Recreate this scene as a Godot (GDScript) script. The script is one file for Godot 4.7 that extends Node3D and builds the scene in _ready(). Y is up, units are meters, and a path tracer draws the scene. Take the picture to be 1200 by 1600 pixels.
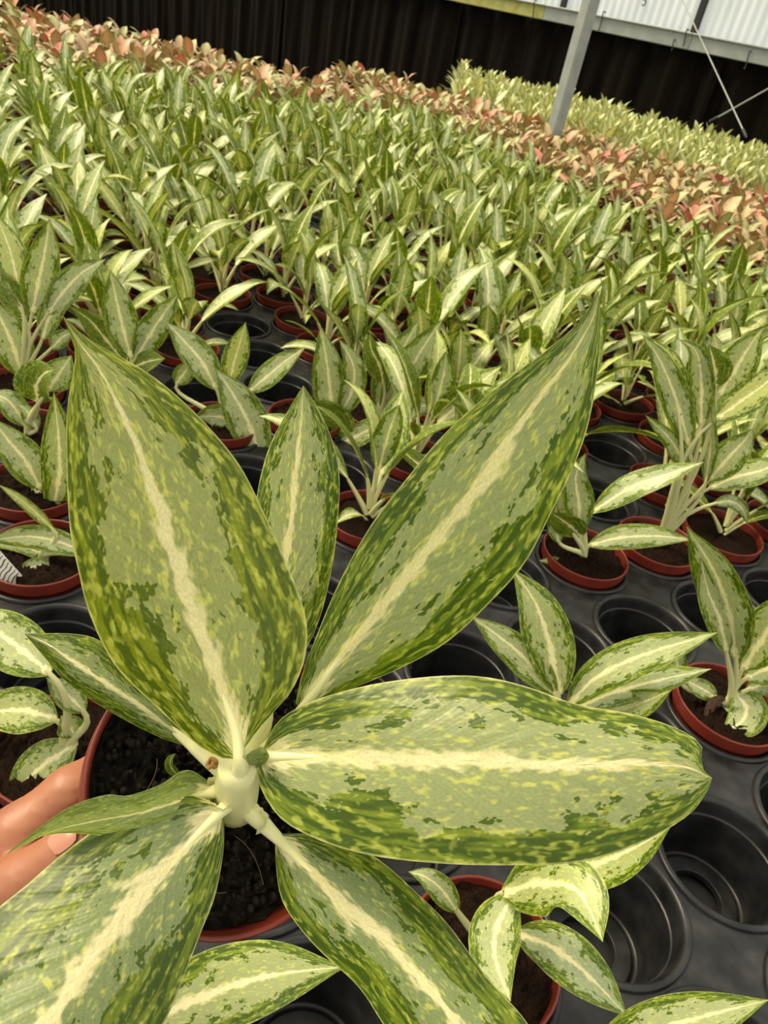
extends Node3D

# ------------------------------------------------------------------ camera model (1200 x 1600)
const FPX := 1150.0
const PITCH := 34.3
const ROLL := 12.4
const TRAY_Y := 0.75
const EYE_H := 0.52
const PITCH_CELL := 0.12
const BED_TURN := 31.0

var eye := Vector3(0, TRAY_Y + EYE_H, 0)
var cf: Vector3
var cr: Vector3
var cu: Vector3
var bed_x: Vector3
var bed_l: Vector3
var ahead: Vector3
var wall_d: Vector3
var wall_n: Vector3
var wall_o: Vector3
var post_at: Vector3
var used_names := {}
var M := {}
var rng := RandomNumberGenerator.new()

func set_axes() -> void:
	var p := deg_to_rad(PITCH)
	var r := deg_to_rad(ROLL)
	cf = Vector3(0, -sin(p), -cos(p))
	var right := Vector3(1, 0, 0)
	var up := right.cross(cf)
	cr = right * cos(r) + up * sin(r)
	cu = up * cos(r) - right * sin(r)
	# the world's axes follow the beds; the camera is turned from them
	var yaw := Basis(Vector3.UP, deg_to_rad(-BED_TURN))
	cf = yaw * cf
	cr = yaw * cr
	cu = yaw * cu
	ahead = yaw * Vector3(0, 0, -1)
	bed_l = Vector3(0, 0, -1)
	bed_x = Vector3(1, 0, 0)
	wall_d = yaw * Vector3(-0.776, 0, -0.631)
	wall_n = yaw * Vector3(0.631, 0, -0.776)
	wall_o = yaw * Vector3(2.41, 0, -5.03)

func ray(x: float, y: float) -> Vector3:
	return cf + cr * ((x - 600.0) / FPX) - cu * ((y - 800.0) / FPX)

func at_px(x: float, y: float, z: float) -> Vector3:
	return eye + ray(x, y) * z

func depth_of(p: Vector3) -> float:
	return (p - eye).dot(cf)

func to_px(p: Vector3) -> Vector2:
	var q := p - eye
	var z := q.dot(cf)
	return Vector2(600.0 + FPX * q.dot(cr) / z, 800.0 - FPX * q.dot(cu) / z)

func on_plane(x: float, y: float, height: float) -> Vector3:
	var d := ray(x, y)
	return eye + d * ((height - eye.y) / d.y)

func bed(x: float, l: float, y: float) -> Vector3:
	return bed_x * x + bed_l * l + Vector3(0, y, 0)

func cell(i: float, j: float, y := TRAY_Y) -> Vector3:
	return bed(PITCH_CELL * i, 0.03 + PITCH_CELL * j, y)

# ------------------------------------------------------------------ naming
func numbered(called: String) -> String:
	if not used_names.has(called):
		used_names[called] = 0
		return called
	used_names[called] += 1
	return "%s_%03d" % [called, used_names[called]]

func tag(o: Node, label: String, category: String, group := "", kind := "") -> Node:
	if label != "": o.set_meta("label", label)
	if category != "": o.set_meta("category", category)
	if group != "": o.set_meta("group", group)
	if kind != "": o.set_meta("kind", kind)
	return o

func thing(called: String, label: String, category: String, where := Vector3.ZERO, turn := 0.0, group := "") -> Node3D:
	var o := Node3D.new()
	o.name = numbered(called)
	add_child(o)
	o.position = where
	o.rotation.y = turn
	tag(o, label, category, group)
	return o

func structure(called: String) -> Node3D:
	var o := Node3D.new()
	o.name = called
	add_child(o)
	o.set_meta("kind", "structure")
	return o

func part(parent: Node, called: String, mesh: Mesh, mats: Array, where := Transform3D()) -> MeshInstance3D:
	var m := MeshInstance3D.new()
	m.name = called
	m.mesh = mesh
	m.transform = where
	for k in mats.size():
		if k < mesh.get_surface_count():
			m.set_surface_override_material(k, mats[k])
	m.cast_shadow = GeometryInstance3D.SHADOW_CASTING_SETTING_ON
	parent.add_child(m, true)
	return m

# ------------------------------------------------------------------ mesh helpers
func grid_surface(mesh: ArrayMesh, pts: Array, uvs: Array, rows: int, cols: int, closed := false) -> ArrayMesh:
	# pts[r * cols + c]; smooth normals from neighbours
	var v := PackedVector3Array(pts)
	var n := PackedVector3Array()
	n.resize(v.size())
	var idx := PackedInt32Array()
	for r in rows - 1:
		for c in cols - 1:
			var a := r * cols + c
			var b := a + 1
			var d := a + cols
			var e := d + 1
			idx.append_array([a, b, e, a, e, d])
			var fn := (v[e] - v[a]).cross(v[d] - v[b])
			n[a] += fn; n[b] += fn; n[d] += fn; n[e] += fn
	if closed:
		for r in rows:
			var s := n[r * cols] + n[r * cols + cols - 1]
			n[r * cols] = s
			n[r * cols + cols - 1] = s
	for k in n.size():
		n[k] = (-n[k]).normalized() if n[k].length() > 0.0 else Vector3.UP
	var arr := []
	arr.resize(Mesh.ARRAY_MAX)
	arr[Mesh.ARRAY_VERTEX] = v
	arr[Mesh.ARRAY_NORMAL] = flip(n)
	arr[Mesh.ARRAY_TEX_UV] = PackedVector2Array(uvs)
	arr[Mesh.ARRAY_INDEX] = idx
	mesh.add_surface_from_arrays(Mesh.PRIMITIVE_TRIANGLES, arr)
	return mesh

func flip(n: PackedVector3Array) -> PackedVector3Array:
	return n

func lathe(profile: Array, seg: int, mesh: ArrayMesh = null) -> ArrayMesh:
	# profile of Vector2(r, y), listed from the outside foot upward and inward so that normals point out
	var pts := []
	var uvs := []
	for k in profile.size():
		for s in seg + 1:
			var a := TAU * s / seg
			pts.append(Vector3(cos(a) * profile[k].x, profile[k].y, sin(a) * profile[k].x))
			uvs.append(Vector2(float(s) / seg, float(k) / profile.size()))
	return grid_surface(mesh if mesh else ArrayMesh.new(), pts, uvs, profile.size(), seg + 1, true)

func tube(path: Array, radii: Array, seg := 8, mesh: ArrayMesh = null, caps := true) -> ArrayMesh:
	var pts := []
	var uvs := []
	var p := path.duplicate()
	var rr := radii.duplicate()
	if caps:
		p.push_front(path[0]); rr.push_front(0.00001)
		p.push_back(path[-1]); rr.push_back(0.00001)
	var t0: Vector3 = (path[1] - path[0]).normalized()
	var side := t0.cross(Vector3.UP if absf(t0.y) < 0.9 else Vector3.RIGHT).normalized()
	for k in p.size():
		var kk := clampi(k - (1 if caps else 0), 0, path.size() - 1)
		var t: Vector3 = (path[mini(kk + 1, path.size() - 1)] - path[maxi(kk - 1, 0)]).normalized()
		side = (side - t * side.dot(t)).normalized()
		var other := t.cross(side)
		for s in seg + 1:
			var a := -TAU * s / seg
			pts.append(p[k] + (side * cos(a) + other * sin(a)) * rr[k])
			uvs.append(Vector2(float(s) / seg, float(k) / p.size()))
	return grid_surface(mesh if mesh else ArrayMesh.new(), pts, uvs, p.size(), seg + 1, true)

func box_mesh(size: Vector3, bevel := 0.0) -> ArrayMesh:
	# a box with chamfered long edges (along its longest axis)
	var st := SurfaceTool.new()
	st.begin(Mesh.PRIMITIVE_TRIANGLES)
	if bevel <= 0.0:
		var b := BoxMesh.new()
		b.size = size
		st.append_from(b, 0, Transform3D())
		return st.commit()
	var ax := 0
	if size.y >= size.x and size.y >= size.z: ax = 1
	elif size.z >= size.x: ax = 2
	var l := size[ax] * 0.5
	var w := size[(ax + 1) % 3] * 0.5
	var h := size[(ax + 2) % 3] * 0.5
	var ring := [Vector2(w, -h + bevel), Vector2(w, h - bevel), Vector2(w - bevel, h), Vector2(-w + bevel, h), Vector2(-w, h - bevel), Vector2(-w, -h + bevel), Vector2(-w + bevel, -h), Vector2(w - bevel, -h)]
	var put := func(u: Vector2, s: float) -> Vector3:
		var o := Vector3.ZERO
		o[ax] = s * l
		o[(ax + 1) % 3] = u.x
		o[(ax + 2) % 3] = u.y
		return o
	st.set_smooth_group(-1)
	for k in 8:
		var a: Vector2 = ring[k]
		var b: Vector2 = ring[(k + 1) % 8]
		for q in [put.call(a, -1.0), put.call(b, 1.0), put.call(b, -1.0), put.call(a, -1.0), put.call(a, 1.0), put.call(b, 1.0)]:
			st.add_vertex(q)
		for q in [put.call(a, 1.0), put.call(Vector2.ZERO, 1.0), put.call(b, 1.0), put.call(a, -1.0), put.call(b, -1.0), put.call(Vector2.ZERO, -1.0)]:
			st.add_vertex(q)
	st.generate_normals()
	return st.commit()

func catmull(pts: Array, t: float) -> Variant:
	var n := pts.size() - 1
	var f := clampf(t, 0.0, 1.0) * n
	var i := mini(int(f), n - 1)
	var u := f - i
	var p0 = pts[maxi(i - 1, 0)]
	var p1 = pts[i]
	var p2 = pts[i + 1]
	var p3 = pts[mini(i + 2, n)]
	return ((p1 * 2.0) + (p2 - p0) * u + (p0 * 2.0 - p1 * 5.0 + p2 * 4.0 - p3) * (u * u) + (p1 * 3.0 - p0 - p2 * 3.0 + p3) * (u * u * u)) * 0.5

func even(pts: Array, count: int) -> Array:
	# resample a Catmull-Rom curve by arc length
	var dense := []
	var acc := [0.0]
	var m := 160
	for k in m + 1:
		dense.append(catmull(pts, float(k) / m))
		if k > 0:
			acc.append(acc[-1] + (dense[k] - dense[k - 1]).length())
	var out := []
	var j := 0
	for k in count:
		var want: float = acc[-1] * k / (count - 1)
		while j < m - 1 and acc[j + 1] < want:
			j += 1
		var span: float = maxf(acc[j + 1] - acc[j], 1e-9)
		out.append(dense[j].lerp(dense[j + 1], clampf((want - acc[j]) / span, 0, 1)))
	return out

func flat_pts(a: Array) -> Array:
	var out := []
	for k in range(0, a.size(), 2):
		out.append(Vector2(a[k], a[k + 1]))
	return out

# ------------------------------------------------------------------ materials
func noise(sd: int, freq: float, oct := 1) -> FastNoiseLite:
	var n := FastNoiseLite.new()
	n.seed = sd
	n.noise_type = FastNoiseLite.TYPE_SIMPLEX_SMOOTH
	n.frequency = freq
	n.fractal_type = FastNoiseLite.FRACTAL_FBM if oct > 1 else FastNoiseLite.FRACTAL_NONE
	n.fractal_octaves = oct
	return n

func mat(called: String, color: Color, rough := 0.6, metal := 0.0, spec := 0.5) -> StandardMaterial3D:
	var m := StandardMaterial3D.new()
	m.resource_name = called
	m.albedo_color = color
	m.roughness = rough
	m.metallic = metal
	m.metallic_specular = spec
	m.cull_mode = BaseMaterial3D.CULL_DISABLED
	return m

func noisy(m: StandardMaterial3D, a: Color, b: Color, freq: float, scale: Vector3, sd: int, oct := 4, world := true) -> StandardMaterial3D:
	# colour grain from two tones
	var t := NoiseTexture2D.new()
	t.width = 256
	t.height = 256
	t.seamless = true
	t.noise = noise(sd, freq, oct)
	var g := Gradient.new()
	g.set_color(0, a)
	g.set_color(1, b)
	t.color_ramp = g
	m.albedo_color = Color.WHITE
	m.albedo_texture = t
	m.uv1_triplanar = true
	m.uv1_world_triplanar = world
	m.uv1_scale = scale
	return m

func sm(a: float, b: float, x: float) -> float:
	var t := clampf((x - a) / (b - a), 0.0, 1.0)
	return t * t * (3.0 - 2.0 * t)

# pigment of one variegated leaf: u runs across, v from the base to the tip
func leaf_texture(w: int, h: int, sd: int, o: Dictionary) -> ImageTexture:
	var na := noise(sd, 1.0)
	var nb := noise(sd + 1, 1.0)
	var nc := noise(sd + 2, 1.0)
	var nd := noise(sd + 3, 1.0)
	var data := PackedByteArray()
	data.resize(w * h * 3)
	var c_mid: Color = o.centre
	var c_out: Color = o.margin
	var c_out2: Color = o.margin2
	var c_rib: Color = o.rib
	var c_spk: Color = o.speck
	var cw: float = o.width
	var rw: float = o.rib_width
	var sp: float = o.speckle
	var at := 0
	for iy in h:
		var v := (iy + 0.5) / h
		var y := v * 3.0
		var low_l := na.get_noise_2d(-7.0, y * 0.9)
		var low_r := na.get_noise_2d(7.0, y * 0.9)
		var tipfade := 1.0 - 0.35 * sm(0.75, 1.0, v) - 0.25 * (1.0 - sm(0.0, 0.15, v))
		var rib_here := rw * (0.25 + 0.75 * pow(1.0 - v, 1.1)) * (1.0 + 0.35 * nb.get_noise_2d(y * 3.0, 3.0)) + 0.55 * (1.0 - sm(0.0, 0.11, v))
		for ix in w:
			var u := (ix + 0.5) / w
			var x := u - 0.5
			var s := absf(x) * 2.0
			var vein := y - 1.3 * s * (1.0 - 0.35 * s)
			var jag := nb.get_noise_2d(x * 4.0, y * 1.8) * 0.17 + nc.get_noise_2d(x * 13.0, y * 5.0) * 0.075 + nd.get_noise_2d(x * 40.0, y * 20.0) * 0.045
			var edge: float = cw * tipfade + 0.15 * (low_l if x < 0.0 else low_r) + jag
			var streak := nc.get_noise_2d(x * 15.0 + 40.0, y * 1.3) * 0.75 + nd.get_noise_2d(x * 30.0, y * 4.0 + 20.0) * 0.4
			var grain := nd.get_noise_2d(x * 60.0, y * 30.0)
			var col := c_out.lerp(c_out2, sm(-0.25, 0.45, streak))
			if s < edge:
				col = c_mid
				if s > edge - 0.22 and nb.get_noise_2d(x * 9.0 + 90.0, y * 3.8) + 0.3 * nd.get_noise_2d(x * 34.0, y * 16.0) > 0.42:
					col = c_out.lerp(c_out2, 0.2)
			var spot := nc.get_noise_2d(x * 14.0 + 11.0, y * 5.2) * 0.62 + nd.get_noise_2d(x * 30.0, y * 11.0) * 0.48
			var wish := 0.44 - sp * (0.42 * sm(0.5, 0.95, s) + 0.40 * (1.0 - sm(0.06, 0.45, s)))
			col = col.lerp(c_spk, (0.72 if s < edge else 0.58) * sm(wish - 0.16, wish + 0.42, spot))
			var dot := nb.get_noise_2d(x * 26.0 + 70.0, y * 9.0 + 31.0)
			col = col.lerp(c_spk, 0.42 * sm(0.52, 0.85, dot + 0.16 * sp))
			var feather := rib_here * (1.0 + 1.5 * maxf(0.0, nb.get_noise_2d(vein * 3.2, 50.0 + signf(x) * 9.0) - 0.15) + 0.55 * nd.get_noise_2d(x * 22.0, y * 8.0))
			col = col.lerp(c_rib, 1.0 - sm(feather * 0.45, feather * 1.25 + 0.015, s))
			col = col.lerp(c_rib, 0.55 * sm(0.972, 0.99, s))
			var g := 1.0 + 0.05 * grain + 0.02 * nd.get_noise_2d(vein * 16.0, x * 4.0)
			data[at] = int(clampf(col.r * g, 0, 1) * 255.0)
			data[at + 1] = int(clampf(col.g * g, 0, 1) * 255.0)
			data[at + 2] = int(clampf(col.b * g, 0, 1) * 255.0)
			at += 3
	return ImageTexture.create_from_image(Image.create_from_data(w, h, false, Image.FORMAT_RGB8, data))

# relief of veins shared by the leaves
func vein_relief(w: int, h: int) -> ImageTexture:
	var na := noise(77, 1.0)
	var data := PackedByteArray()
	data.resize(w * h)
	var at := 0
	for iy in h:
		var y := (iy + 0.5) / h * 3.0
		for ix in w:
			var x := (ix + 0.5) / w - 0.5
			var s := absf(x) * 2.0
			var vein := y - 1.3 * s * (1.0 - 0.35 * s)
			var g := 0.5 + 0.25 * na.get_noise_2d(vein * 5.0, signf(x) * 5.0 + x) + 0.05 * na.get_noise_2d(vein * 18.0, x * 3.0) + 0.03 * na.get_noise_2d(x * 40.0, y * 20.0)
			data[at] = int(clampf(g, 0, 1) * 255.0)
			at += 1
	return ImageTexture.create_from_image(Image.create_from_data(w, h, false, Image.FORMAT_L8, data))

func leaf_material(called: String, tex: Texture2D, back: Color, rough := 0.38, relief := 0.06) -> StandardMaterial3D:
	var m := mat(called, Color.WHITE, rough)
	m.albedo_texture = tex
	m.texture_repeat = false
	m.backlight_enabled = true
	m.backlight = back
	if relief > 0.0:
		m.heightmap_enabled = true
		m.heightmap_texture = M.relief
		m.heightmap_scale = relief
	return m

func make_materials() -> void:
	M.relief = vein_relief(256, 768)
	var base := {"centre": Color(0.62, 0.665, 0.46), "margin": Color(0.27, 0.365, 0.05), "margin2": Color(0.48, 0.555, 0.14), "rib": Color(0.95, 0.92, 0.72), "speck": Color(0.86, 0.87, 0.44), "width": 0.60, "rib_width": 0.16, "speckle": 0.55}
	var back := Color(0.95, 0.97, 0.62)
	M.hero = []
	for k in 4:
		var o := base.duplicate()
		o.width = [0.56, 0.60, 0.62, 0.56][k]
		o.rib_width = [0.11, 0.15, 0.12, 0.17][k]
		o.speckle = [0.85, 0.6, 0.7, 0.35][k]
		if k == 3:
			o.centre = Color(0.55, 0.615, 0.41)
		if k == 0:  # tall left leaf: yellow glow of light passing through is mixed into its colours
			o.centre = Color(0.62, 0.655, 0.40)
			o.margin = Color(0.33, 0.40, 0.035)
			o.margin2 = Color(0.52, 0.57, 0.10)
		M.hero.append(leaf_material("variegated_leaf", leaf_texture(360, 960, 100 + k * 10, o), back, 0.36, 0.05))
	M.leaf = []
	for k in 5:
		var o := base.duplicate()
		o.width = [0.66, 0.60, 0.70, 0.45, 0.62][k]
		o.rib_width = [0.13, 0.14, 0.10, 0.12, 0.13][k]
		o.speckle = [0.3, 0.5, 0.4, 0.6, 0.35][k]
		o.centre = [Color(0.66, 0.70, 0.51), Color(0.65, 0.69, 0.46), Color(0.69, 0.72, 0.42), Color(0.38, 0.45, 0.09), Color(0.64, 0.69, 0.53)][k]
		M.leaf.append(leaf_material("variegated_small_leaf", leaf_texture(128, 384, 300 + k * 10, o), Color(0.60, 0.62, 0.34), 0.40, 0.0))
	var plain := base.duplicate()
	plain.merge({"centre": Color(0.60, 0.66, 0.42), "margin": Color(0.46, 0.54, 0.25), "margin2": Color(0.56, 0.63, 0.34), "speckle": 0.2, "rib_width": 0.06}, true)
	M.plain_leaf = leaf_material("pale_leaf_underside", leaf_texture(160, 400, 371, plain), back, 0.42, 0.04)
	M.petiole = mat("pale_petiole", Color(0.80, 0.80, 0.58), 0.45)
	M.petiole.backlight_enabled = true
	M.petiole.backlight = Color(0.5, 0.5, 0.3)
	M.cream = noisy(mat("cream_stem", Color.WHITE, 0.42), Color(0.80, 0.80, 0.55), Color(0.90, 0.89, 0.70), 0.02, Vector3(14, 5, 14), 5)
	M.dry = noisy(mat("dry_leaf", Color.WHITE, 0.8), Color(0.20, 0.13, 0.08), Color(0.42, 0.31, 0.20), 0.03, Vector3(20, 20, 20), 6)
	# red kinds
	M.red = []
	var red_cols := [[Color(0.80, 0.56, 0.46), Color(0.50, 0.49, 0.31)], [Color(0.80, 0.69, 0.52), Color(0.58, 0.54, 0.36)], [Color(0.78, 0.45, 0.41), Color(0.58, 0.47, 0.35)], [Color(0.64, 0.64, 0.43), Color(0.41, 0.46, 0.25)], [Color(0.80, 0.64, 0.50), Color(0.60, 0.55, 0.37)], [Color(0.70, 0.60, 0.46), Color(0.46, 0.48, 0.29)]]
	for k in red_cols.size():
		var o := {"centre": red_cols[k][0], "margin": red_cols[k][1], "margin2": red_cols[k][0].lerp(red_cols[k][1], 0.4), "rib": red_cols[k][0].lerp(Color(0.95, 0.75, 0.6), 0.4), "speck": Color(0.85, 0.70, 0.50), "width": 0.7, "rib_width": 0.08, "speckle": 0.3}
		M.red.append(leaf_material("pink_leaf", leaf_texture(64, 160, 500 + k * 10, o), Color(0.4, 0.34, 0.26), 0.5, 0.0))
	M.pale = []
	for k in 3:
		var o := {"centre": [Color(0.80, 0.81, 0.62), Color(0.84, 0.84, 0.66), Color(0.76, 0.78, 0.57)][k], "margin": Color(0.48, 0.53, 0.27), "margin2": Color(0.55, 0.62, 0.30), "rib": Color(0.90, 0.88, 0.66), "speck": Color(0.86, 0.86, 0.60), "width": 0.72, "rib_width": 0.15, "speckle": 0.5}
		M.pale.append(leaf_material("pale_leaf", leaf_texture(64, 160, 600 + k * 10, o), Color(0.6, 0.61, 0.42), 0.45, 0.0))
	# pots, soil, tray
	M.pot = noisy(mat("terracotta_plastic", Color.WHITE, 0.42), Color(0.36, 0.115, 0.075), Color(0.47, 0.165, 0.105), 0.012, Vector3(8, 8, 8), 8)
	M.soil = noisy(mat("dark_soil", Color.WHITE, 0.95, 0.0, 0.2), Color(0.02, 0.015, 0.01), Color(0.19, 0.115, 0.07), 0.09, Vector3(22, 22, 22), 9)
	M.wet_soil = noisy(mat("black_peat", Color.WHITE, 0.85, 0.0, 0.3), Color(0.012, 0.011, 0.010), Color(0.17, 0.14, 0.10), 0.08, Vector3(18, 18, 18), 10)
	M.root = mat("root_fibre", Color(0.42, 0.33, 0.22), 0.8)
	M.tray = noisy(mat("black_tray_plastic", Color.WHITE, 0.36, 0.0, 0.40), Color(0.04, 0.042, 0.046), Color(0.19, 0.193, 0.20), 0.016, Vector3(7, 7, 7), 11, 5)
	M.steel = noisy(mat("galvanised_steel", Color.WHITE, 0.5, 0.15), Color(0.52, 0.55, 0.54), Color(0.61, 0.63, 0.62), 0.02, Vector3(2, 2, 2), 12)
	M.alu = noisy(mat("dull_aluminium", Color.WHITE, 0.45, 0.4), Color(0.30, 0.31, 0.31), Color(0.48, 0.49, 0.48), 0.02, Vector3(4, 4, 4), 13)
	M.dark = mat("dark_metal", Color(0.10, 0.10, 0.10), 0.6)
	M.tag = mat("white_plastic", Color(0.86, 0.85, 0.80), 0.5)
	M.ink = mat("black_ink", Color(0.06, 0.06, 0.06), 0.6)
	M.skin = skin_material()
	M.nail = mat("finger_nail", Color(0.70, 0.48, 0.40), 0.3)

func skin_material() -> StandardMaterial3D:
	var m := noisy(mat("skin", Color.WHITE, 0.48), Color(0.53, 0.325, 0.225), Color(0.64, 0.42, 0.30), 0.02, Vector3(9, 9, 9), 20)
	m.subsurf_scatter_enabled = true
	m.subsurf_scatter_strength = 0.15
	var bump := NoiseTexture2D.new()
	bump.width = 256
	bump.height = 256
	bump.seamless = true
	bump.noise = noise(23, 0.09, 3)
	m.heightmap_enabled = true
	m.heightmap_texture = bump
	m.heightmap_scale = 0.012
	return m

# ------------------------------------------------------------------ leaves
func blade_profile(t: float, fat := 0.8) -> float:
	if t <= 0.0 or t >= 1.0:
		return 0.0
	return pow(sin(PI * pow(t, fat)), 0.8) * (1.0 - pow(t, 9.0) * 0.6)

# a leaf growing from the origin: up along y, leaning out to +z, width along x
func grown_leaf(length: float, width: float, stalk: float, lean: float, droop: float, fold: float, twist: float, wave: float, rows: int, cols: int, fat := 0.8) -> ArrayMesh:
	var mesh := ArrayMesh.new()
	var pts := []
	var uvs := []
	var p := Vector3.ZERO
	var stalk_pts := []
	var steps := 4
	for k in steps + 1:
		stalk_pts.append(p)
		var th := lean * 0.55 * (0.4 + 0.6 * k / steps)
		p += Vector3(0, cos(th), sin(th)) * (stalk / steps)
	p = stalk_pts[-1]
	for r in rows:
		var t := float(r) / (rows - 1)
		var th := lean + droop * t * t
		var dir := Vector3(0, cos(th), sin(th))
		var up := Vector3(0, sin(th), -cos(th))
		if r > 0:
			p += dir * (length / (rows - 1))
		var tw := twist * t
		var side := Vector3.RIGHT * cos(tw) + up * sin(tw)
		var nn := up * cos(tw) - Vector3.RIGHT * sin(tw)
		var w := width * 0.5 * blade_profile(maxf(t, 0.012), fat)
		for c in cols:
			var s := 2.0 * c / (cols - 1) - 1.0
			var lift := fold * absf(s) * w - 0.35 * fold * w * s * s + wave * width * sin(t * 11.0 + s * 1.5) * s * s
			pts.append(p + side * (s * w * (1.0 - 0.12 * absf(fold))) + nn * lift)
			uvs.append(Vector2(0.5 + 0.5 * s, t))
	grid_surface(mesh, pts, uvs, rows, cols)
	if stalk > 0.0:
		var rad := []
		for k in stalk_pts.size():
			rad.append(width * lerpf(0.105, 0.05, float(k) / steps))
		tube(stalk_pts, rad, 5, mesh, false)
	return mesh

func pot_profile(r: float, hgt: float) -> Array:
	return [Vector2(r * 0.55, -hgt), Vector2(r * 0.70, -hgt), Vector2(r * 0.72, -hgt + 0.003), Vector2(r * 0.885, -0.017), Vector2(r * 0.90, -0.0155), Vector2(r * 0.975, -0.015), Vector2(r * 0.985, -0.013), Vector2(r, -0.002), Vector2(r, -0.0005), Vector2(r * 0.985, 0.0), Vector2(r * 0.955, -0.001), Vector2(r * 0.935, -0.012), Vector2(r * 0.90, -0.03)]

func soil_mesh(r: float, rings: int, seg: int, rough: float, sd: int) -> ArrayMesh:
	var n := noise(sd, 1.0, 2)
	var pts := []
	var uvs := []
	for k in rings + 1:
		for s in seg + 1:
			var a := -TAU * s / seg
			var q := r * k / rings
			var x := cos(a) * q
			var z := sin(a) * q
			pts.append(Vector3(x, rough * n.get_noise_2d(x * 160.0, z * 160.0) + rough * 0.6 * n.get_noise_2d(x * 520.0, z * 520.0) - 0.002 * float(k) / rings, z))
			uvs.append(Vector2(x, z))
	return grid_surface(ArrayMesh.new(), pts, uvs, rings + 1, seg + 1, true)

# ------------------------------------------------------------------ potted plants grown at random
func plant_prototype(kind: String, sd: int, leaf_meshes: Array, mats: Array, count: int, rise: float, detail := true) -> Node3D:
	rng.seed = sd
	var root := Node3D.new()
	root.name = kind
	if detail:
		part(root, "pot", M.pot_mesh, [M.pot], Transform3D(Basis(), Vector3(0, 0.018, 0)))
		part(root, "soil", M.soil_small, [M.soil], Transform3D(Basis(), Vector3(0, 0.010, 0)))
	else:
		part(root, "pot", M.pot_mesh_far, [M.pot], Transform3D(Basis(), Vector3(0, 0.018, 0)))
	for k in count:
		var m: Mesh = leaf_meshes[rng.randi() % leaf_meshes.size()]
		var f := float(k) / maxf(1.0, count - 1)
		var az := k * 2.4 + rng.randf_range(-0.35, 0.35)
		var s := rng.randf_range(0.8, 1.08) * (1.0 - 0.25 * absf(f - 0.6)) * (0.6 if f < 0.12 else 1.0)
		var tilt := lerpf(0.75, -0.25, f) + rng.randf_range(-0.15, 0.15)
		var b := Basis(Vector3.UP, az) * Basis(Vector3.RIGHT, tilt) * Basis(Vector3.UP, rng.randf_range(-0.4, 0.4))
		var o := Vector3(sin(az), 0, cos(az)) * 0.004 * (1.0 - f) + Vector3(0, 0.010 + rise * f, 0)
		var mm: Array = [mats[rng.randi() % mats.size()], M.petiole]
		part(root, "leaf", m, mm, Transform3D(b.scaled(Vector3.ONE * s), o))
	return root

func plant_far(kind: String, sd: int, leaf_meshes: Array, mats: Array, count: int, rise: float) -> Node3D:
	# the same plant, its leaves joined by colour: too small in view to pick apart
	var src := plant_prototype(kind, sd, leaf_meshes, mats, count, rise, false)
	var by := {}
	for c in src.get_children():
		if c.name.begins_with("leaf"):
			var mm = c.get_surface_override_material(0)
			if not by.has(mm):
				by[mm] = SurfaceTool.new()
			by[mm].append_from(c.mesh, 0, c.transform)
			src.remove_child(c)
			c.free()
	for mm in by:
		part(src, "foliage", by[mm].commit(), [mm])
	return src

func scatter(proto: Array, spots: Array, label: String, group: String, sd: int, smin: float, smax: float) -> int:
	rng.seed = sd
	var n := 0
	for p in spots:
		var src: Node3D = proto[rng.randi() % proto.size()]
		var o: Node3D = src.duplicate()
		o.name = numbered(src.name)
		add_child(o)
		var s := rng.randf_range(smin, smax)
		o.position = p
		o.rotation = Vector3(rng.randf_range(-0.05, 0.05), rng.randf() * TAU, rng.randf_range(-0.05, 0.05))
		for c in o.get_children():
			if not (c.name.begins_with("pot") or c.name.begins_with("soil")):
				c.transform = Transform3D(Basis().scaled(Vector3.ONE * s), Vector3.ZERO) * c.transform
		tag(o, label, "plant", group)
		n += 1
	return n

func seen_in_frame(p: Vector3, margin: float) -> bool:
	if depth_of(p) < 0.05:
		return false
	var q := to_px(p)
	return q.x > -margin and q.x < 1200.0 + margin and q.y > -margin and q.y < 1600.0 + margin

# ------------------------------------------------------------------ leaves traced from the photograph
# mids: pixel polyline of the midrib from the blade's base to its tip; the first point takes its depth from the plant,
# the others rise in the upright plane through it, pushed away by out metres at the tip
func traced_leaf(root: Node3D, foot: Vector3, mids: Array, w_px: float, out: float, m: Material, tilt := 0.0, fold := 0.25, rows := 22, cols := 7) -> void:
	var pix := even(flat_pts(mids), rows)
	var z0 := depth_of(foot)
	var a := at_px(pix[0].x, pix[0].y, z0)
	# near the plant's own upright plane
	var d0 := ray(pix[0].x, pix[0].y)
	a = eye + d0 * ((foot - eye).dot(ahead) / d0.dot(ahead))
	if a.y < foot.y - 0.01:
		a = at_px(pix[0].x, pix[0].y, z0)
	var line := []
	for k in rows:
		var t := float(k) / (rows - 1)
		var d := ray(pix[k].x, pix[k].y)
		line.append(eye + d * (((a - eye).dot(ahead) + out * t) / d.dot(ahead)))
	leaf_along(root, foot, line, w_px, m, tilt, fold, cols)

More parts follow.
